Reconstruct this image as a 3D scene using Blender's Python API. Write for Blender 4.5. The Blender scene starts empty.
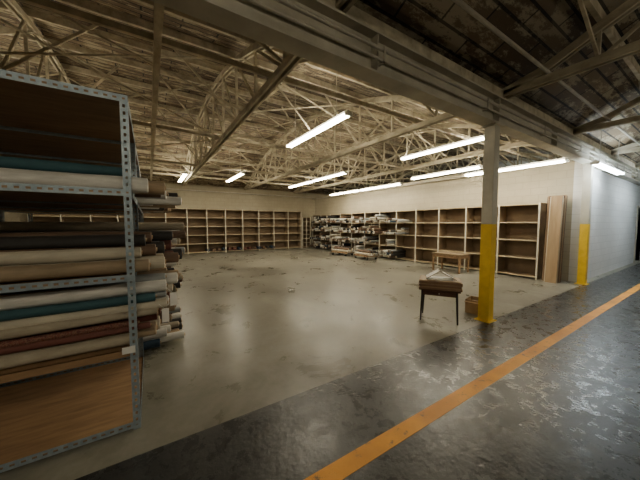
import bpy, math, random
from mathutils import Vector, Matrix
random.seed(7)
scene = bpy.context.scene

# ---------------------------------------------------------------- materials
def new_mat(name):
    m = bpy.data.materials.new(name); m.use_nodes = True
    nt = m.node_tree
    b = nt.nodes.get('Principled BSDF')
    return m, nt, b

def ramp(nt, fac, stops):
    r = nt.nodes.new('ShaderNodeValToRGB')
    el = r.color_ramp.elements
    while len(el) < len(stops): el.new(0.5)
    for e, (p, c) in zip(el, stops):
        e.position = p
        e.color = (c[0], c[1], c[2], 1) if hasattr(c, '__len__') else (c, c, c, 1)
    nt.links.new(fac, r.inputs[0])
    return r.outputs[0]

def noise(nt, scale, detail=6, rough=0.6, vec=None, stretch=None, dist=0.0):
    tc = nt.nodes.new('ShaderNodeTexCoord')
    n = nt.nodes.new('ShaderNodeTexNoise')
    n.inputs['Scale'].default_value = scale
    n.inputs['Detail'].default_value = detail
    n.inputs['Roughness'].default_value = rough
    n.inputs['Distortion'].default_value = dist
    if stretch:
        mp = nt.nodes.new('ShaderNodeMapping')
        mp.inputs['Scale'].default_value = stretch
        nt.links.new(tc.outputs['Object'], mp.inputs[0])
        nt.links.new(mp.outputs[0], n.inputs['Vector'])
    else:
        nt.links.new(tc.outputs['Object'], n.inputs['Vector'])
    return n.outputs['Fac']

def mix(nt, fac, a, b, mode='MIX'):
    m = nt.nodes.new('ShaderNodeMix'); m.data_type = 'RGBA'; m.blend_type = mode
    for s, v in ((m.inputs[0], fac), (m.inputs[6], a), (m.inputs[7], b)):
        if hasattr(v, 'links'): nt.links.new(v, s)
        elif hasattr(v, '__len__'): s.default_value = (v[0], v[1], v[2], 1)
        else: s.default_value = v
    return m.outputs[2]

def bump(nt, b, h, strength=0.3, dist=0.02):
    bn = nt.nodes.new('ShaderNodeBump')
    bn.inputs['Strength'].default_value = strength
    bn.inputs['Distance'].default_value = dist
    nt.links.new(h, bn.inputs['Height'])
    nt.links.new(bn.outputs[0], b.inputs['Normal'])

def simple(name, c, c2=None, rough=0.7, scale=6, metal=0, bmp=0.15, stretch=None, lo=0.35, hi=0.65):
    m, nt, b = new_mat(name)
    if c2 is None: c2 = tuple(x * 0.72 for x in c)
    n = noise(nt, scale, stretch=stretch)
    nt.links.new(ramp(nt, n, [(lo, c2), (hi, c)]), b.inputs['Base Color'])
    b.inputs['Roughness'].default_value = rough
    b.inputs['Metallic'].default_value = metal
    if bmp: bump(nt, b, n, bmp, 0.01)
    return m

# concrete floor of the big room
def floor_concrete():
    m, nt, b = new_mat('worn_concrete')
    n1 = noise(nt, 0.32, 8, 0.62, dist=0.6)
    n2 = noise(nt, 1.5, 12, 0.72, dist=0.4)
    n3 = noise(nt, 12, 6, 0.7)
    n4 = noise(nt, 0.9, 8, 0.7, stretch=(1.0, 0.35, 1))
    c1 = ramp(nt, n1, [(0.32, (0.155, 0.146, 0.116)), (0.5, (0.24, 0.228, 0.186)), (0.66, (0.33, 0.318, 0.265))])
    c2 = ramp(nt, n2, [(0.34, (0.56, 0.54, 0.49)), (0.5, (0.84, 0.83, 0.80)), (0.62, (1, 1, 1))])
    c = mix(nt, 0.85, c1, c2, 'MULTIPLY')
    c3 = ramp(nt, n3, [(0.35, 0.72), (0.6, 1.0)])
    c = mix(nt, 0.5, c, c3, 'MULTIPLY')
    c = mix(nt, ramp(nt, n4, [(0.56, 0.0), (0.72, 0.45)]), c, (0.42, 0.41, 0.36))
    nt.links.new(c, b.inputs['Base Color'])
    nt.links.new(ramp(nt, n2, [(0.35, 0.24), (0.65, 0.42)]), b.inputs['Roughness'])
    b.inputs['Specular IOR Level'].default_value = 0.38
    bump(nt, b, n2, 0.10, 0.02)
    return m

def floor_dark():
    m, nt, b = new_mat('dark_sealed_concrete')
    n1 = noise(nt, 0.8, 8, 0.65)
    n2 = noise(nt, 22, 4, 0.6)
    n3 = noise(nt, 60, 4, 0.6)
    n4 = noise(nt, 3.5, 8, 0.7)
    n5 = noise(nt, 7, 6, 0.7)
    c = ramp(nt, n1, [(0.3, (0.022, 0.023, 0.023)), (0.55, (0.038, 0.039, 0.038)), (0.75, (0.066, 0.066, 0.061))])
    c = mix(nt, ramp(nt, n4, [(0.56, 0.0), (0.70, 0.4)]), c, (0.085, 0.083, 0.076))
    sp = ramp(nt, n3, [(0.66, 0.0), (0.73, 1.0)])
    c = mix(nt, sp, c, (0.16, 0.155, 0.14))
    nt.links.new(c, b.inputs['Base Color'])
    nt.links.new(ramp(nt, n5, [(0.35, 0.18), (0.65, 0.42)]), b.inputs['Roughness'])
    b.inputs['Specular IOR Level'].default_value = 0.4
    h = mix(nt, 0.5, n2, n5)
    bump(nt, b, h, 0.55, 0.012)
    return m

def deck_mat(name, dark=1.0):
    m, nt, b = new_mat(name)
    tc = nt.nodes.new('ShaderNodeTexCoord')
    br = nt.nodes.new('ShaderNodeTexBrick')
    br.inputs['Scale'].default_value = 1.0
    br.inputs['Brick Width'].default_value = 1.1
    br.inputs['Row Height'].default_value = 0.17
    br.inputs['Mortar Size'].default_value = 0.014
    br.inputs['Color1'].default_value = (0.27, 0.20, 0.12, 1)
    br.inputs['Color2'].default_value = (0.11, 0.073, 0.042, 1)
    br.inputs['Mortar'].default_value = (0.02, 0.015, 0.01, 1)
    nt.links.new(tc.outputs['Object'], br.inputs['Vector'])
    n1 = noise(nt, 1.5, 10, 0.8, stretch=(1.0, 2.6, 1))
    n2 = noise(nt, 0.3, 4, 0.5)
    peel = ramp(nt, n1, [(0.50, 0.0), (0.55, 1.0)])
    c = mix(nt, peel, br.outputs['Color'], (0.48, 0.41, 0.28))
    br2 = ramp(nt, br.outputs['Fac'], [(0, 1.0), (1, 0.15)])
    c = mix(nt, 0.9, c, br2, 'MULTIPLY')
    c = mix(nt, 1.0, c, ramp(nt, n2, [(0.3, 0.5 * dark), (0.7, 1.0 * dark)]), 'MULTIPLY')
    nt.links.new(c, b.inputs['Base Color'])
    b.inputs['Roughness'].default_value = 0.85
    bump(nt, b, n1, 0.5, 0.03)
    return m

def block_mat(name, c, c2, axis):
    m, nt, b = new_mat(name)
    tc = nt.nodes.new('ShaderNodeTexCoord')
    sep = nt.nodes.new('ShaderNodeSeparateXYZ'); nt.links.new(tc.outputs['Object'], sep.inputs[0])
    cb = nt.nodes.new('ShaderNodeCombineXYZ')
    nt.links.new(sep.outputs[axis], cb.inputs[0]); nt.links.new(sep.outputs[2], cb.inputs[1])
    br = nt.nodes.new('ShaderNodeTexBrick')
    br.inputs['Scale'].default_value = 1.0
    br.inputs['Brick Width'].default_value = 0.4
    br.inputs['Row Height'].default_value = 0.2
    br.inputs['Mortar Size'].default_value = 0.006
    br.inputs['Color1'].default_value = (*c, 1); br.inputs['Color2'].default_value = (*[x * 0.95 for x in c], 1)
    br.inputs['Mortar'].default_value = (*[x * 0.75 for x in c], 1)
    nt.links.new(cb.outputs[0], br.inputs['Vector'])
    n = noise(nt, 0.9, 8, 0.7)
    col = mix(nt, ramp(nt, n, [(0.4, 0.0), (0.75, 0.8)]), br.outputs['Color'], c2)
    nt.links.new(col, b.inputs['Base Color'])
    b.inputs['Roughness'].default_value = 0.6
    bump(nt, b, ramp(nt, br.outputs['Fac'], [(0, 1.0), (1, 0.0)]), 0.4, 0.01)
    return m

def emis(name, c, s):
    m, nt, b = new_mat(name)
    b.inputs['Base Color'].default_value = (1, 1, 1, 1)
    b.inputs['Emission Color'].default_value = (*c, 1)
    b.inputs['Emission Strength'].default_value = s
    return m

M = {}
M['conc'] = floor_concrete()
M['dark'] = floor_dark()
M['deck'] = deck_mat('plank_roof_deck', 1.0)
M['deck2'] = deck_mat('plank_roof_deck_dark', 0.95)
M['wallL'] = block_mat('cream_block_wall_x', (0.45, 0.40, 0.29), (0.33, 0.29, 0.20), 0)
M['wallR'] = block_mat('cream_block_wall_y', (0.45, 0.40, 0.29), (0.33, 0.29, 0.20), 1)
M['white_wall'] = block_mat('white_block_wall', (0.82, 0.83, 0.82), (0.70, 0.71, 0.70), 0)
M['truss'] = simple('whitewashed_timber', (0.60, 0.54, 0.40), (0.34, 0.29, 0.20), 0.8, 3, stretch=(2, 1, 2))
M['beam'] = simple('dirty_white_steel_paint', (0.58, 0.55, 0.45), (0.40, 0.37, 0.29), 0.5, 2)
M['yellow'] = simple('yellow_safety_paint', (0.90, 0.60, 0.02), (0.75, 0.47, 0.015), 0.45, 5)
M['pipe'] = simple('conduit_metal', (0.50, 0.46, 0.38), None, 0.5, 5)
M['galv'] = simple('slotted_angle_steel', (0.36, 0.43, 0.48), (0.24, 0.30, 0.34), 0.45, 20, metal=0.3)
M['ply'] = simple('brown_plywood', (0.34, 0.21, 0.105), (0.22, 0.13, 0.065), 0.65, 3, stretch=(1, 6, 6))
M['hardboard'] = simple('brown_hardboard', (0.235, 0.16, 0.09), (0.155, 0.105, 0.06), 0.7, 1.2)
M['shelf_edge'] = simple('cream_shelf_edge', (0.52, 0.43, 0.28), (0.36, 0.29, 0.18), 0.6, 3)
M['shelf_wood'] = simple('shelf_board', (0.28, 0.20, 0.12), (0.19, 0.135, 0.08), 0.6, 3)
M['tan_ply'] = simple('tan_plywood_sheet', (0.36, 0.25, 0.14), (0.26, 0.17, 0.09), 0.6, 2, stretch=(6, 6, 0.7))
M['white_edge'] = simple('white_upright_paint', (0.70, 0.66, 0.54), (0.48, 0.44, 0.34), 0.6, 3)
M['blackmetal'] = simple('black_leg_paint', (0.015, 0.013, 0.012), None, 0.4, 8)
M['darkwood'] = simple('dark_brown_wood', (0.12, 0.05, 0.025), (0.06, 0.026, 0.015), 0.4, 4, stretch=(1, 8, 8))
M['boardbrown'] = simple('brown_upholstery_board', (0.30, 0.18, 0.10), (0.21, 0.125, 0.07), 0.6, 5)
M['card'] = simple('cardboard', (0.42, 0.29, 0.16), (0.33, 0.22, 0.12), 0.8, 5)
M['core'] = simple('roll_core_dark', (0.10, 0.07, 0.045), None, 0.8, 8)
M['paper'] = simple('white_paper', (0.85, 0.84, 0.80), (0.70, 0.69, 0.65), 0.6, 6)
M['tube'] = emis('fluorescent_tube_glow', (1.0, 0.90, 0.68), 70)
M['tube_cool'] = emis('fluorescent_tube_cool', (0.80, 0.93, 1.0), 85)
M['housing'] = simple('fixture_enamel', (0.80, 0.78, 0.72), None, 0.4, 4)
def stripe():
    m, nt, b = new_mat('worn_orange_line_paint')
    n = noise(nt, 9, 10, 0.75)
    n2 = noise(nt, 2, 4, 0.6)
    c = ramp(nt, n2, [(0.35, (0.60, 0.25, 0.02)), (0.65, (0.85, 0.38, 0.03))])
    c = mix(nt, ramp(nt, n, [(0.34, 1.0), (0.43, 0.0)]), c, (0.16, 0.09, 0.04))
    nt.links.new(c, b.inputs['Base Color'])
    b.inputs['Roughness'].default_value = 0.5
    b.inputs['Specular IOR Level'].default_value = 0.3
    bump(nt, b, n, 0.2, 0.01)
    return m
M['stripe'] = stripe()
fab = {
 'cream': (0.60, 0.54, 0.42), 'white': (0.74, 0.72, 0.66), 'beige': (0.44, 0.38, 0.28), 'grey': (0.33, 0.35, 0.35),
 'teal': (0.035, 0.10, 0.12), 'navy': (0.022, 0.05, 0.085), 'red': (0.15, 0.05, 0.035), 'brown': (0.15, 0.09, 0.055),
 'black': (0.03, 0.027, 0.025), 'olive': (0.20, 0.185, 0.12), 'tan': (0.36, 0.27, 0.17), 'kraft': (0.40, 0.29, 0.18)}
for k, c in fab.items():
    M['f_' + k] = simple('fabric_' + k, c, tuple(x * 0.65 for x in c), 0.75, 7, bmp=0.6, stretch=(0.4, 2, 2))
def patt():
    m, nt, b = new_mat('fabric_red_pattern')
    n = noise(nt, 60, 2, 0.5)
    nt.links.new(ramp(nt, n, [(0.44, (0.15, 0.045, 0.03)), (0.5, (0.24, 0.14, 0.09)), (0.58, (0.10, 0.03, 0.025))]), b.inputs['Base Color'])
    b.inputs['Roughness'].default_value = 0.8
    return m
M['f_pattern'] = patt()

# ---------------------------------------------------------------- mesh builder
class MB:
    def __init__(s): s.v = []; s.f = []; s.mi = []; s.mats = []
    def m(s, k):
        if k not in s.mats: s.mats.append(k)
        return s.mats.index(k)
    def face(s, idx, k): s.f.append(idx); s.mi.append(s.m(k))
    def box(s, a, b, k):
        x0, y0, z0 = [min(p, q) for p, q in zip(a, b)]; x1, y1, z1 = [max(p, q) for p, q in zip(a, b)]
        n = len(s.v)
        s.v += [(x0,y0,z0),(x1,y0,z0),(x1,y1,z0),(x0,y1,z0),(x0,y0,z1),(x1,y0,z1),(x1,y1,z1),(x0,y1,z1)]
        for q in ((0,3,2,1),(4,5,6,7),(0,1,5,4),(1,2,6,5),(2,3,7,6),(3,0,4,7)): s.face(tuple(n+i for i in q), k)
    def frame(s, p0, p1, up=(0,0,1)):
        d = Vector(p1) - Vector(p0); d.normalize()
        u = Vector(up)
        if abs(d.dot(u)) > 0.98: u = Vector((1, 0, 0))
        a = d.cross(u).normalized(); b = a.cross(d).normalized()
        return d, a, b
    def beam(s, p0, p1, w, h, k, up=(0,0,1)):
        d, a, b = s.frame(p0, p1, up); n = len(s.v)
        for p in (Vector(p0), Vector(p1)):
            for i, j in ((-1,-1),(1,-1),(1,1),(-1,1)): s.v.append(tuple(p + a*(i*w/2) + b*(j*h/2)))
        for q in ((0,1,2,3),(7,6,5,4),(0,4,5,1),(1,5,6,2),(2,6,7,3),(3,7,4,0)): s.face(tuple(n+i for i in q), k)
    def cyl(s, p0, p1, r, k, seg=10, r1=None, cap=True):
        if r1 is None: r1 = r
        d, a, b = s.frame(p0, p1); n = len(s.v)
        for p, rr in ((Vector(p0), r), (Vector(p1), r1)):
            for i in range(seg):
                t = 2*math.pi*i/seg
                s.v.append(tuple(p + a*(math.cos(t)*rr) + b*(math.sin(t)*rr)))
        for i in range(seg):
            j = (i+1) % seg
            s.face((n+i, n+j, n+seg+j, n+seg+i), k)
        if cap:
            s.face(tuple(n+i for i in range(seg))[::-1], k); s.face(tuple(n+seg+i for i in range(seg)), k)
    def roll(s, p0, p1, r, k, seg=18, rings=7, core=0.4, wob=0.04, sag=0.0, endk=None, flat=1.0):
        endk = endk or k
        d, a, b = s.frame(p0, p1); p0 = Vector(p0); p1 = Vector(p1)
        ph = [random.uniform(0, 6.28) for _ in range(4)]
        def ring(t, rr, off=0.0):
            n = len(s.v)
            c = p0.lerp(p1, t) + d*off + Vector((0, 0, -sag*4*t*(1-t)))
            for i in range(seg):
                an = 2*math.pi*i/seg
                q = rr*(1 + wob*math.sin(2*an+ph[0]+t*3) + wob*0.5*math.sin(3*an+ph[1]-t*9) + wob*0.6*math.sin(t*11+ph[2]))
                s.v.append(tuple(c + a*(math.cos(an)*q) + b*(math.sin(an)*q*flat)))
            return n
        rs = [ring(i/(rings-1), r*(0.96 if i in (0, rings-1) else 1.0)) for i in range(rings)]
        def join(n0, n1, kk):
            for i in range(seg):
                j = (i+1) % seg
                s.face((n0+i, n0+j, n1+j, n1+i), kk)
        for x, y in zip(rs[:-1], rs[1:]): join(x, y, k)
        for t, base, sg in ((0, rs[0], -1), (1, rs[-1], 1)):
            m1 = ring(t, r*0.72, sg*0.006); m2 = ring(t, r*core, sg*0.0); m3 = ring(t, r*core*0.8, sg*0.015); m4 = ring(t, r*core*0.78, -sg*0.05)
            seq = [(base, m1, endk), (m1, m2, endk), (m2, m3, 'card'), (m3, m4, 'core')]
            for x, y, kk in seq:
                join(x, y, kk)
            s.face(tuple(m4+i for i in range(seg)), 'core')
    def perf(s, p0, p1, nrm_side, w, k, pitch=0.05, t=0.003):
        p0 = Vector(p0); p1 = Vector(p1); L = (p1-p0).length; d = (p1-p0)/L; sd = Vector(nrm_side).normalized()
        nn = d.cross(sd)*t
        N = max(1, int(L/pitch)); st = L/N
        def quad4(vs):
            n = len(s.v); s.v.extend([tuple(q) for q in vs]); return n
        for off in (Vector((0,0,0)), nn):
            for i in range(N):
                a0, a1 = i*st, (i+1)*st
                o = [p0+d*a0+off, p0+d*a1+off, p0+d*a1+sd*w+off, p0+d*a0+sd*w+off]
                n = quad4(o)
                m0, m1 = a0+st*0.26, a1-st*0.26
                w0, w1 = w*0.34, w*0.66
                n2 = quad4([p0+d*m0+sd*w0+off, p0+d*m1+sd*w0+off, p0+d*m1+sd*w1+off, p0+d*m0+sd*w1+off])
                for q in range(4):
                    r = (q+1) % 4
                    s.face((n+q, n+r, n2+r, n2+q), k)
    def obj(s, name, smooth=False, origin=True, bevel=0):
        me = bpy.data.meshes.new(name)
        c = Vector((0, 0, 0))
        if origin:
            xs, ys, zs = zip(*s.v)
            c = Vector(((min(xs)+max(xs))/2, (min(ys)+max(ys))/2, min(zs)))
        me.from_pydata([tuple(Vector(p)-c) for p in s.v], [], s.f)
        for k in s.mats: me.materials.append(M[k])
        for p, i in zip(me.polygons, s.mi):
            p.material_index = i
            if smooth: p.use_smooth = True
        me.update()
        o = bpy.data.objects.new(name, me); o.location = c
        scene.collection.objects.link(o)
        if smooth:
            try:
                me.set_sharp_from_angle(angle=math.radians(40))
            except Exception: pass
        if bevel:
            bm = o.modifiers.new('bevel', 'BEVEL'); bm.width = bevel; bm.segments = 2; bm.limit_method = 'ANGLE'
        return o

# ---------------------------------------------------------------- room shell
BY = 2.15          # beam line
WY = 15.6          # back wall
WX = 9.55          # right partition
XL, XR, YF = -8.0, 18.2, -11.0

fl = MB(); fl.box((XL, BY-0.05, -0.1), (XR, WY, 0), 'conc')
fl.box((XL, YF, -0.1), (XR, BY-0.05, 0), 'dark')
fl.obj('floor', origin=False)
st = MB(); st.box((-6, 1.225, 0.0), (18.0, 1.35, 0.002), 'stripe'); st.obj('floor_stripe', origin=False)

def zmain(y):
    c = (BY+WY)/2; h = (WY-BY)/2
    return 3.62 + 1.75*(1-((y-c)/h)**2)
def zaisle(y):
    c = (BY+YF)/2; h = (BY-YF)/2
    return 3.62 + 1.75*(1-((y-c)/h)**2)

ce = MB()
for (y0, y1, zf, k) in ((BY, WY, zmain, 'deck'), (YF, BY, zaisle, 'deck2')):
    N = 20
    for i in range(N):
        a = y0+(y1-y0)*i/N; b = y0+(y1-y0)*(i+1)/N
        n = len(ce.v)
        ce.v += [(XL,a,zf(a)),(XR,a,zf(a)),(XR,b,zf(b)),(XL,b,zf(b)),(XL,a,zf(a)+.1),(XR,a,zf(a)+.1),(XR,b,zf(b)+.1),(XL,b,zf(b)+.1)]
        ce.face((n,n+3,n+2,n+1), k); ce.face((n+4,n+5,n+6,n+7), k)
ce.obj('ceiling', origin=False)

w = MB(); w.box((XL, WY, 0), (XR, WY+0.2, 3.75), 'wallL'); w.obj('wall_back', origin=False)
w = MB(); w.box((WX, BY+0.3, 0), (WX+0.2, WY, 3.35), 'wallR'); w.obj('wall_right', origin=False)
DX0, DX1 = 16.4, 17.5
w = MB(); w.box((WX, BY+0.1, 0), (DX0, BY+0.3, 3.5), 'white_wall'); w.box((DX1, BY+0.1, 0), (XR, BY+0.3, 3.5), 'white_wall'); w.box((DX0, BY+0.1, 2.2), (DX1, BY+0.3, 3.5), 'white_wall')
w.obj('wall_aisle', origin=False)
w = MB()
w.box((DX0-.08, BY+.07, 0), (DX0, BY+.32, 2.28), 'pipe'); w.box((DX1, BY+.07, 0), (DX1+.08, BY+.32, 2.28), 'pipe'); w.box((DX0, BY+.07, 2.2), (DX1, BY+.32, 2.28), 'pipe')
w.obj('door_frame')
w = MB(); w.box((XL-0.2, YF, 0), (XL, WY, 5.6), 'wallR'); w.obj('wall_left', origin=False)
w = MB(); w.box((XR, YF, 0), (XR+0.2, WY, 5.6), 'white_wall'); w.obj('wall_far_end', origin=False)
w = MB(); w.box((XL, YF-0.2, 0), (XR, YF, 3.75), 'wallL'); w.obj('wall_front', origin=False)

# ---------------------------------------------------------------- main beam & columns
b = MB()
b.box((XL, BY-0.012, 3.09), (XR, BY+0.012, 3.45), 'beam')
b.box((XL, BY-0.11, 3.07), (XR, BY+0.09, 3.09), 'beam')
b.box((XL, BY-0.11, 3.45), (XR, BY+0.09, 3.47), 'beam')
for x in (-5.28, -0.4, 2.0, 4.53, 6.9, 9.41, 14.2):
    b.box((x-0.01, BY-0.10, 3.09), (x+0.01, BY+0.09, 3.45), 'beam')
b.box((XL, BY-0.07, 3.47), (XR, BY+0.07, 3.62), 'truss')
b.obj('ceiling_beam')
for x in (4.54, 9.42, -5.28):
    c = MB(); r = 0.08
    c.box((x-r, BY-r, 0.015), (x+r, BY+r, 1.55), 'yellow')
    c.box((x-r, BY-r, 1.55), (x+r, BY+r, 3.05), 'beam')
    c.box((x-0.12, BY-0.12, 0), (x+0.12, BY+0.12, 0.015), 'yellow')
    c.box((x-0.13, BY-0.11, 3.05), (x+0.13, BY+0.11, 3.07), 'beam')
    c.obj('support_column', bevel=0.006)

# ---------------------------------------------------------------- trusses
def truss(x, y0, y1, zf, name):
    t = MB(); zb = 3.56; N = 12
    for q in (-0.04, 0.04):
        t.beam((x+q, y0+0.05, zb), (x+q, y1-0.05, zb), 0.035, 0.10, 'truss')
    ys = [y0+(y1-y0)*i/N for i in range(N+1)]
    top = [(x, y, max(zf(y)-0.20, zb+0.02)) for y in ys]
    fine = [y0+(y1-y0)*i/24 for i in range(25)]
    ft = [(x, y, max(zf(y)-0.20, zb+0.02)) for y in fine]
    for a, c in zip(ft[:-1], ft[1:]):
        for q in (-0.04, 0.04):
            t.beam((a[0]+q, a[1], a[2]), (c[0]+q, c[1], c[2]), 0.035, 0.10, 'truss')
    for i in range(1, N):
        t.beam((x, ys[i], zb), top[i], 0.035, 0.045, 'truss')
        if i < N/2: t.beam((x, ys[i], zb), top[i+1], 0.035, 0.04, 'truss')
        if i > N/2: t.beam((x, ys[i], zb), top[i-1], 0.035, 0.04, 'truss')
    for i in range(1, N, 2):
        for sx in (-1, 1):
            zt = top[i][2]
            t.beam((x, ys[i], zb+0.05), (x+sx*min(1.2, (zt-zb)*1.1+0.35), ys[i], zt+0.02), 0.03, 0.04, 'truss')
    t.obj(name)
for x in (-4.85, -1.65, 1.55, 4.75, 7.95, 11.15, 14.35):
    truss(x, BY, WY, zmain, 'roof_truss')
    truss(x, YF, BY, zaisle, 'roof_truss')
p = MB()
for i in range(1, 12):
    y = BY+(WY-BY)*i/12; p.beam((XL, y, zmain(y)-0.07), (XR, y, zmain(y)-0.07), 0.05, 0.12, 'truss')
for i in range(1, 12):
    y = YF+(BY-YF)*i/12; p.beam((XL, y, zaisle(y)-0.07), (XR, y, zaisle(y)-0.07), 0.05, 0.12, 'truss')
p.obj('roof_purlins')
p = MB()
for y in (3.7, 6.9, 10.6, 13.2):
    p.beam((XL, y, 3.66), (XR, y, 3.66), 0.05, 0.07, 'truss')
xs = (-4.85, -1.65, 1.55, 4.75, 7.95, 11.15)
for a, c in zip(xs[:-1], xs[1:]):
    for y in (5.0, 7.0, 8.87, 10.8, 12.8):
        zt = zmain(y)-0.25
        p.cyl((a, y, 3.6), (c, y, zt), 0.016, 'truss', 6)
        p.cyl((a, y, zt), (c, y, 3.6), 0.016, 'truss', 6)
    p.cyl((a, 3.7, 3.62), (c, 6.9, 3.62), 0.015, 'truss', 6)
    p.cyl((c, 6.9, 3.62), (a, 10.6, 3.62), 0.015, 'truss', 6)
p.beam((0.15, BY+0.1, 3.66), (0.15, WY, 3.66), 0.08, 0.09, 'truss')
p.obj('roof_bracing')
p = MB()
for y, z, r in ((1.98, 3.16, 0.014), (1.98, 3.26, 0.018), (1.55, 3.66, 0.022)):
    p.cyl((XL+.02, y, z), (XR-.02, y, z), r, 'pipe', 8)
for x in range(-6, 16, 2):
    p.box((x-0.01, 1.955, 3.13), (x+0.01, 2.035, 3.14), 'pipe')
    p.box((x-0.01, 1.955, 3.13), (x+0.01, 1.965, 3.29), 'pipe')
p.obj('electrical_conduit')
p = MB(); p.cyl((9.3, BY+0.3, 3.2), (9.3, WY-.02, 3.2), 0.025, 'pipe', 8); p.cyl((-3, WY-0.12, 3.3), (9.4, WY-0.12, 3.3), 0.025, 'pipe', 8)
p.obj('wall_pipe')

# ---------------------------------------------------------------- fluorescent fixtures
def fixture(x, y, z, L=2.4, along='y', mat='tube'):
    f = MB()
    d = Vector((0, 1, 0)) if along == 'y' else Vector((1, 0, 0)); sd = Vector((1, 0, 0)) if along == 'y' else Vector((0, 1, 0))
    c = Vector((x, y, z)); a = c-d*L/2; e = c+d*L/2
    f.beam(a+Vector((0,0,0.05)), e+Vector((0,0,0.05)), 0.07, 0.05, 'housing')
    for s_ in (-1, 1):
        o = sd*(0.05*s_)
        f.cyl(a+d*0.03+o, e-d*0.03+o, 0.019, mat, 10)
    for q in (a, e):
        f.beam(q-sd*0.08+Vector((0,0,0.01)), q+sd*0.08+Vector((0,0,0.01)), 0.03, 0.07, 'housing')
    for t in (-0.35, 0.35):
        q = c+d*(L*t)
        zz = zmain(q.y) if q.y > BY else zaisle(q.y)
        f.cyl(q+Vector((0,0,0.07)), Vector((q.x, q.y, zz-0.005)), 0.006, 'pipe', 6)
    f.obj('fluorescent_light')
for (x, y, z) in ((3.05, 5.05, 3.5), (6.5, 4.4, 3.5), (6.4, 9.4, 3.5), (6.4, 11.85, 3.5), (8.4, 8.45, 3.12), (8.4, 10.9, 3.12),
                  (8.4, 3.5, 3.05), (8.1, 5.3, 3.18), (1.26, 12.8, 3.5), (3.12, 11.6, 3.5), (-2.5, 7.5, 3.5), (-2.5, 12.0, 3.5)):
    fixture(x, y, z)
fixture(9.75, 1.85, 2.92, along='x', mat='tube_cool')
fixture(13.8, 0.8, 3.1, along='x', mat='tube_cool')
fixture(16.5, 4.5, 3.0, along='x', mat='tube_cool')
for (x, y) in ((-1.0, -1.8), (3.5, -3.6), (9.0, -2.2)):
    fixture(x, y, 3.35, along='x')

# ---------------------------------------------------------------- slotted-angle racks
RX0, RX1 = -1.95, -0.10
def rack(y0, y1, name):
    r = MB(); H = 2.46; w_ = 0.048
    for (x, sx) in ((RX0, 1), (RX1, -1)):
        for (y, sy) in ((y0, 1), (y1, -1)):
            r.perf((x, y, 0), (x, y, H), (sx, 0, 0), w_, 'galv')
            r.perf((x, y, 0), (x, y, H), (0, sy, 0), w_, 'galv')
    for z in (0.06, 1.18, 1.80, 2.46):
        for (y, sy) in ((y0, 1), (y1, -1)):
            r.perf((RX0, y-sy*0.002, z), (RX1, y-sy*0.002, z), (0, 0, -1), w_, 'galv')
        for x in (RX0, RX1):
            r.perf((x, y0, z), (x, y1, z), (0, 0, -1), w_, 'galv')
    for z in (0.05, 0.62, 1.165, 1.785, 2.445):
        r.box((RX0+0.004, y0+0.004, z-0.02), (RX1-0.004, y1-0.004, z), 'ply')
    r.box((RX0+0.004, y0+0.005, 0.57), (RX1-0.004, y0+0.025, 0.62), 'ply')
    r.obj(name)
R = [(2.39, 3.58), (3.66, 4.85), (4.93, 6.12), (6.2, 7.39)]
for a, c in R: rack(a, c, 'slotted_angle_rack')

def one_roll(y, z, r, k, x1, x0=-1.9, tilt=0.0, sag=0.0, endk=None, flat=1.0, skew=0.0, core=0.4):
    m = MB(); m.roll((x0, y, z), (x1, y+skew, z+tilt), r, k, seg=24, rings=14, core=core, sag=sag, endk=endk, flat=flat, wob=0.06)
    m.obj('fabric_roll', smooth=True)
def r_(a): return random.uniform(-a, a)
one_roll(2.47, 1.845, 0.052, 'f_white', 0.0)
one_roll(2.58, 1.85, 0.055, 'f_cream', -0.0)
one_roll(2.70, 1.86, 0.060, 'f_kraft', 0.12)
one_roll(2.53, 1.94, 0.035, 'f_teal', -0.14)
one_roll(2.84, 1.85, 0.055, 'f_teal', -0.1)
one_roll(2.98, 1.85, 0.055, 'f_brown', 0.1)
one_roll(3.15, 1.86, 0.060, 'f_white', 0.15)
for (y, z, r, k, x1) in ((2.48, 1.23, .05, 'f_tan', 0.02), (2.60, 1.235, .055, 'f_cream', 0.14), (2.73, 1.24, .06, 'f_beige', 0.1), (2.88, 1.235, .055, 'f_brown', 0.22),
                      (3.01, 1.235, .055, 'f_red', 0.2), (3.15, 1.24, .06, 'f_black', 0.25), (3.3, 1.24, .06, 'f_white', 0.22),
                      (2.55, 1.325, .045, 'f_cream', -0.02), (2.67, 1.335, .05, 'f_brown', 0.05), (2.81, 1.34, .055, 'f_black', 0.15), (2.95, 1.34, .055, 'f_grey', 0.12), (3.1, 1.345, .055, 'f_red', 0.2),
                      (2.66, 1.42, .045, 'f_black', 0.0), (2.80, 1.435, .05, 'f_brown', 0.06), (2.95, 1.44, .05, 'f_black', 0.18)):
    one_roll(y, z, r, k, x1+r_(.05), skew=r_(.015))
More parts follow.
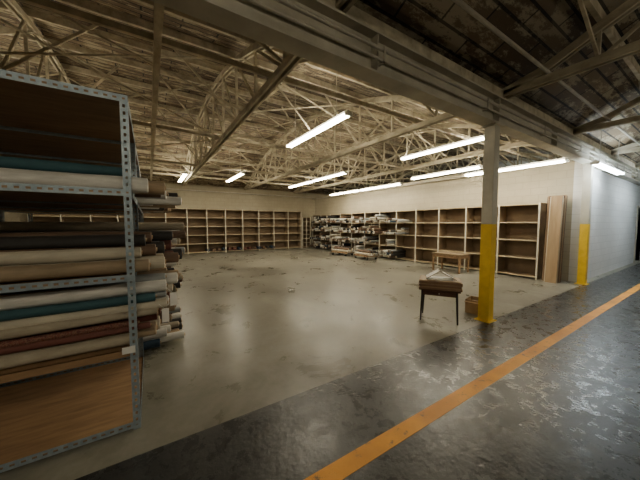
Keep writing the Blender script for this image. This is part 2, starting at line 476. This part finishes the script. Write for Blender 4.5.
for (y, z, r, k, x1, tl) in ((2.47, .672, .045, 'f_beige', -0.12, 0), (2.60, .68, .055, 'f_tan', 0.02, 0), (2.73, .685, .06, 'f_cream', 0.05, 0), (2.88, .68, .055, 'f_brown', 0.1, 0), (3.03, .685, .06, 'f_white', 0.12, 0), (3.2, .68, .055, 'f_tan', 0.2, 0),
                      (2.49, .742, .026, 'f_red', -0.02, .01), (2.47, .775, .022, 'f_pattern', -0.1, .015), (2.65, .785, .05, 'f_red', 0.03, 0), (2.8, .79, .05, 'f_pattern', 0.06, 0), (2.96, .795, .055, 'f_beige', 0.15, 0),
                      (2.50, .83, .038, 'f_beige', 0.03, .03), (2.52, .885, .036, 'f_cream', 0.10, .02), (2.68, .88, .05, 'f_white', 0.12, 0), (2.85, .89, .05, 'f_red', 0.14, 0), (3.02, .895, .05, 'f_olive', 0.2, 0),
                      (2.50, .955, .036, 'f_teal', 0.02, .015), (2.60, .975, .045, 'f_grey', 0.1, 0), (2.8, .98, .05, 'f_cream', 0.16, 0),
                      (2.54, 1.03, .052, 'f_white', 0.1, .015), (2.66, 1.085, .038, 'f_grey', 0.10, .01), (2.76, 1.06, .05, 'f_white', 0.2, 0), (2.9, 1.06, .055, 'f_kraft', 0.22, 0)):
    one_roll(y, z, r, k, x1, tilt=tl, skew=r_(.015))
ks = ['f_cream', 'f_white', 'f_beige', 'f_grey', 'f_navy', 'f_white', 'f_red', 'f_brown', 'f_black', 'f_black', 'f_brown', 'f_tan', 'f_kraft', 'f_white']
for (a, c) in R[1:]:
    m = MB()
    for z0, rows in ((0.05, 2), (0.62, 4), (1.165, 4), (1.785, 2)):
        for rr in range(rows):
            y = a+0.09+0.05*(rr % 2)
            while y < c-0.09:
                if random.random() < 0.88:
                    r = random.uniform(0.04, 0.055)
                    m.roll((-1.85, y, z0+0.056+rr*0.10), (random.uniform(-0.02, 0.38), y+random.uniform(-.01, .01), z0+0.056+rr*0.10), r, random.choice(ks), seg=12, rings=4, endk=random.choice([None, None, 'f_white', 'f_cream']))
                y += 0.115
    m.obj('stacked_fabric_rolls', smooth=True)
t = MB(); t.box((-0.195, 2.372, 0.60), (-0.115, 2.376, 0.65), 'paper'); t.obj('shelf_label')
for (x, y, z) in ((0.065, 2.46, 0.76), (0.13, 2.56, 0.86)):
    t = MB(); t.box((x, y, z), (x+0.05, y+0.003, z+0.11), 'paper'); t.cyl((x+0.02, y+0.001, z+0.11), (x-0.02, y+0.02, z+0.15), 0.0015, 'paper', 5); t.obj('paper_tag')

# ---------------------------------------------------------------- wall shelving
def shelving(p0, dirv, inw, nb, bw, depth, H, levels, name, back='hardboard'):
    s = MB(); d = Vector(dirv); i = Vector(inw); p0 = Vector(p0)
    def bx(a, b_, c, e, z0, z1, k):
        q0 = p0+d*a+i*c; q1 = p0+d*b_+i*e
        s.box((q0.x, q0.y, z0), (q1.x, q1.y, z1), k)
    L = nb*bw
    bx(0, L, 0.0, 0.012, 0.02, H, back)
    for n in range(nb+1):
        u = min(n*bw, L-0.03)
        bx(u-0.012, u+0.012, 0.012, depth-0.02, 0, H, 'shelf_wood')
        bx(u-0.02, u+0.02, depth-0.02, depth, 0, H, 'white_edge')
    zs = [0.08+(H-0.1)*j/levels for j in range(levels+1)]
    for z in zs:
        bx(0, L, 0.012, depth-0.02, z-0.018, z, 'shelf_wood')
        bx(0, L, depth-0.02, depth-0.003, z-0.03, z+0.004, 'shelf_edge')
    s.obj(name)
    return zs
zsb = shelving((-4.0, WY-0.005, 0), (1, 0, 0), (0, -1, 0), 13, 0.94, 0.5, 2.36, 5, 'wall_shelving_unit')
zsr = shelving((WX-0.005, 3.0, 0), (0, 1, 0), (-1, 0, 0), 12, 1.01, 0.5, 2.14, 4, 'wall_shelving_unit')
zz = shelving((8.30, WY-0.005, 0), (1, 0, 0), (0, -1, 0), 2, 0.32, 0.45, 2.0, 7, 'corner_shelf_unit', back='white_edge')

m = MB()
for z0 in zsr[:-1]:
    y = 7.6
    while y < 14.9:
        dens = 0.9 if y > 9.6 else (0.45 if z0 > 0.5 else 0.7)
        if random.random() < dens:
            r = random.uniform(0.045, 0.07)
            for q in range(random.choice((1, 2, 2, 3))):
                m.roll((WX-0.06, y+random.uniform(-.01, .01), z0+0.005+r+q*r*2), (WX-random.uniform(0.55, 1.0), y, z0+0.005+r+q*r*2), r, random.choice(['f_white', 'f_cream', 'f_white', 'f_grey', 'f_black', 'f_brown', 'f_black', 'f_navy', 'f_brown']), seg=10, rings=3, endk=random.choice(['f_white', 'f_cream', 'f_brown']))
        y += 0.16
m.obj('stored_fabric_rolls', smooth=True)
m = MB()
for n in range(14):
    x = 2.6+n*0.28; m.roll((x, WY-0.1, zsb[0]+0.09), (x+0.02, WY-random.uniform(.45, .62), zsb[0]+0.09), 0.085, random.choice(['f_black', 'f_brown', 'f_navy', 'f_red']), seg=10, rings=3)
m.obj('dark_fabric_rolls', smooth=True)

def cart(x, y, ang):
    c = MB()
    c.box((-0.3, -0.5, 0.14), (0.3, 0.5, 0.18), 'ply')
    for sx in (-.24, .24):
        for sy in (-.42, .42):
            c.cyl((sx-.02, sy, .06), (sx+.02, sy, .06), .06, 'blackmetal', 12); c.box((sx-.03, sy-.03, .10), (sx+.03, sy+.03, .14), 'pipe')
    for sx in (-.27, .27): c.cyl((sx, .48, .18), (sx, .48, .85), .015, 'pipe', 8)
    c.cyl((-.27, .48, .85), (.27, .48, .85), .015, 'pipe', 8)
    for q in range(4): c.roll((-.19+q*.125, -.55, .245), (-.19+q*.125, .46, .245), .06, ks[q], seg=12, rings=4)
    for q in range(3): c.roll((-.13+q*.125, -.5, .35), (-.13+q*.125, .4, .35), .06, ks[q+7], seg=12, rings=4)
    o = c.obj('platform_cart', smooth=True); o.location = (x, y, 0); o.rotation_euler = (0, 0, ang)
cart(8.1, 10.6, 0.2); cart(8.1, 8.9, -0.1)

t = MB(); X, Y = 8.35, 5.1
t.box((X-.3, Y-.5, .56), (X+.3, Y+.5, .60), 'shelf_wood')
t.box((X-.26, Y-.46, .46), (X+.26, Y+.46, .56), 'ply')
for sx in (-.25, .25):
    for sy in (-.45, .45): t.beam((X+sx, Y+sy, 0), (X+sx, Y+sy, .56), .05, .05, 'ply')
t.obj('wooden_work_table', bevel=0.004)

t = MB()
for i, (k, h) in enumerate((('darkwood', 2.3), ('tan_ply', 2.32), ('shelf_wood', 2.2), ('darkwood', 2.3), ('tan_ply', 2.22), ('white_edge', 2.28), ('tan_ply', 2.3))):
    x = 9.32-i*0.045
    t.beam((x-0.12, 2.72-0.012*i, 0.0), (x+0.05, 2.72-0.012*i, h), 0.42-0.03*i, 0.018, k, up=(1, 0, 0))
t.obj('leaning_boards')

# ---------------------------------------------------------------- small table near the column
A = Vector((3.66, 2.72, 0)); B = Vector((3.94, 2.26, 0)); u = (B-A).normalized(); v = Vector((-u.y, u.x, 0))
ang = math.atan2(u.y, u.x)
Lx = (B-A).length
c = A+u*Lx/2+v*0.19
t = MB(); hx, hy = Lx/2, 0.19
for sx in (-1, 1):
    for sy in (-1, 1):
        n0 = Vector((sx*hx*0.92, sy*hy*0.9, 0.50)); n1 = Vector((sx*hx, sy*hy, 0))
        t.cyl(n0, n1, 0.019, 'blackmetal', 10, 0.012)
t.box((-hx*0.98, -hy*0.98, .42), (hx*0.98, hy*0.98, .50), 'darkwood')
t.box((-hx-.03, -hy-.03, .50), (hx+.03, hy+.03, .525), 'darkwood')
t.box((-.10, -hy*0.98-.006, .43), (.10, -hy*0.98, .49), 'darkwood'); t.cyl((0, -hy-.02, .46), (0, -hy, .46), .01, 'pipe', 10)
o = t.obj('small_side_table', bevel=0.004); o.location = (c.x, c.y, 0); o.rotation_euler = (0, 0, ang)
def place(mb, name, off, z, rot=0, **kw):
    o = mb.obj(name, origin=False, **kw); p_ = c+u*off[0]+v*off[1]; o.location = (p_.x, p_.y, z); o.rotation_euler = (0, 0, ang+rot); return o
t = MB()
for q, (kk, th, e, sh) in enumerate((('boardbrown', .028, .31, 0), ('card', .012, .30, .01), ('boardbrown', .032, .305, -.008), ('tan_ply', .012, .30, .012), ('boardbrown', .036, .31, 0), ('tan_ply', .012, .295, -.005))):
    z0 = sum((.028, .012, .032, .012, .036, .012)[:q]) + .0015*q
    t.box((-e+sh, -e*.74, z0), (e+sh, e*.74, z0+th), kk)
place(t, 'stacked_brown_boards', (0, 0), 0.526, 0.05, bevel=0.003)
t = MB()
t.box((-.19, -.15, 0), (.18, .14, .008), 'paper')
t.beam((-.22, -.13, .008), (-.02, -.13, .14), .012, .012, 'pipe'); t.beam((-.02, -.13, .14), (.22, -.13, .008), .012, .012, 'pipe')
t.beam((-.22, .13, .008), (-.02, .13, .14), .012, .012, 'pipe'); t.beam((-.02, .13, .14), (.22, .13, .008), .012, .012, 'pipe')
t.beam((-.02, -.13, .14), (-.02, .13, .14), .012, .012, 'pipe')
t.beam((-.02, -.13, .14), (.12, -.13, .15), .01, .01, 'pipe')
n = len(t.v); t.v += [(-.21, -.125, .018), (-.02, -.125, .138), (-.02, .125, .138), (-.21, .125, .018)]; t.face((n, n+1, n+2, n+3), 'paper')
n = len(t.v); t.v += [(.20, -.11, .02), (.03, -.11, .11), (.03, .11, .11), (.20, .11, .02)]; t.face((n, n+1, n+2, n+3), 'paper')
place(t, 'paper_easel_stand', (0.0, 0), 0.667, 0.15)

t = MB(); w_ = .15
t.box((-w_, -w_, 0), (w_, w_, .01), 'card')
for a_ in ((-w_, -w_, 0, -w_+.008, w_, .24), (w_-.008, -w_, 0, w_, w_, .24), (-w_, -w_, 0, w_, -w_+.008, .24), (-w_, w_-.008, 0, w_, w_, .24)):
    t.box(a_[:3], a_[3:], 'card')
t.box((-w_-.05, -w_, .20), (-w_, w_, .206), 'card'); t.box((w_, -w_, .215), (w_+.06, w_, .221), 'card')
t.box((-.1, -.1, .01), (.1, .1, .19), 'f_brown')
o = t.obj('cardboard_box'); o.location = (4.82, 2.42, 0); o.rotation_euler = (0, 0, .2)

# ---------------------------------------------------------------- world & camera
wd = bpy.data.worlds.new('World'); scene.world = wd; wd.use_nodes = True
wd.node_tree.nodes['Background'].inputs[0].default_value = (0.9, 0.8, 0.6, 1)
wd.node_tree.nodes['Background'].inputs[1].default_value = 0.02
cam = bpy.data.cameras.new('camera'); co = bpy.data.objects.new('camera', cam); scene.collection.objects.link(co)
cam.sensor_width = 36; cam.lens = 36*268/640; cam.clip_start = 0.05
co.location = (0, 0, 1.55)
co.rotation_euler = (math.radians(90-3.4), 0, math.radians(-32.5))
scene.camera = co
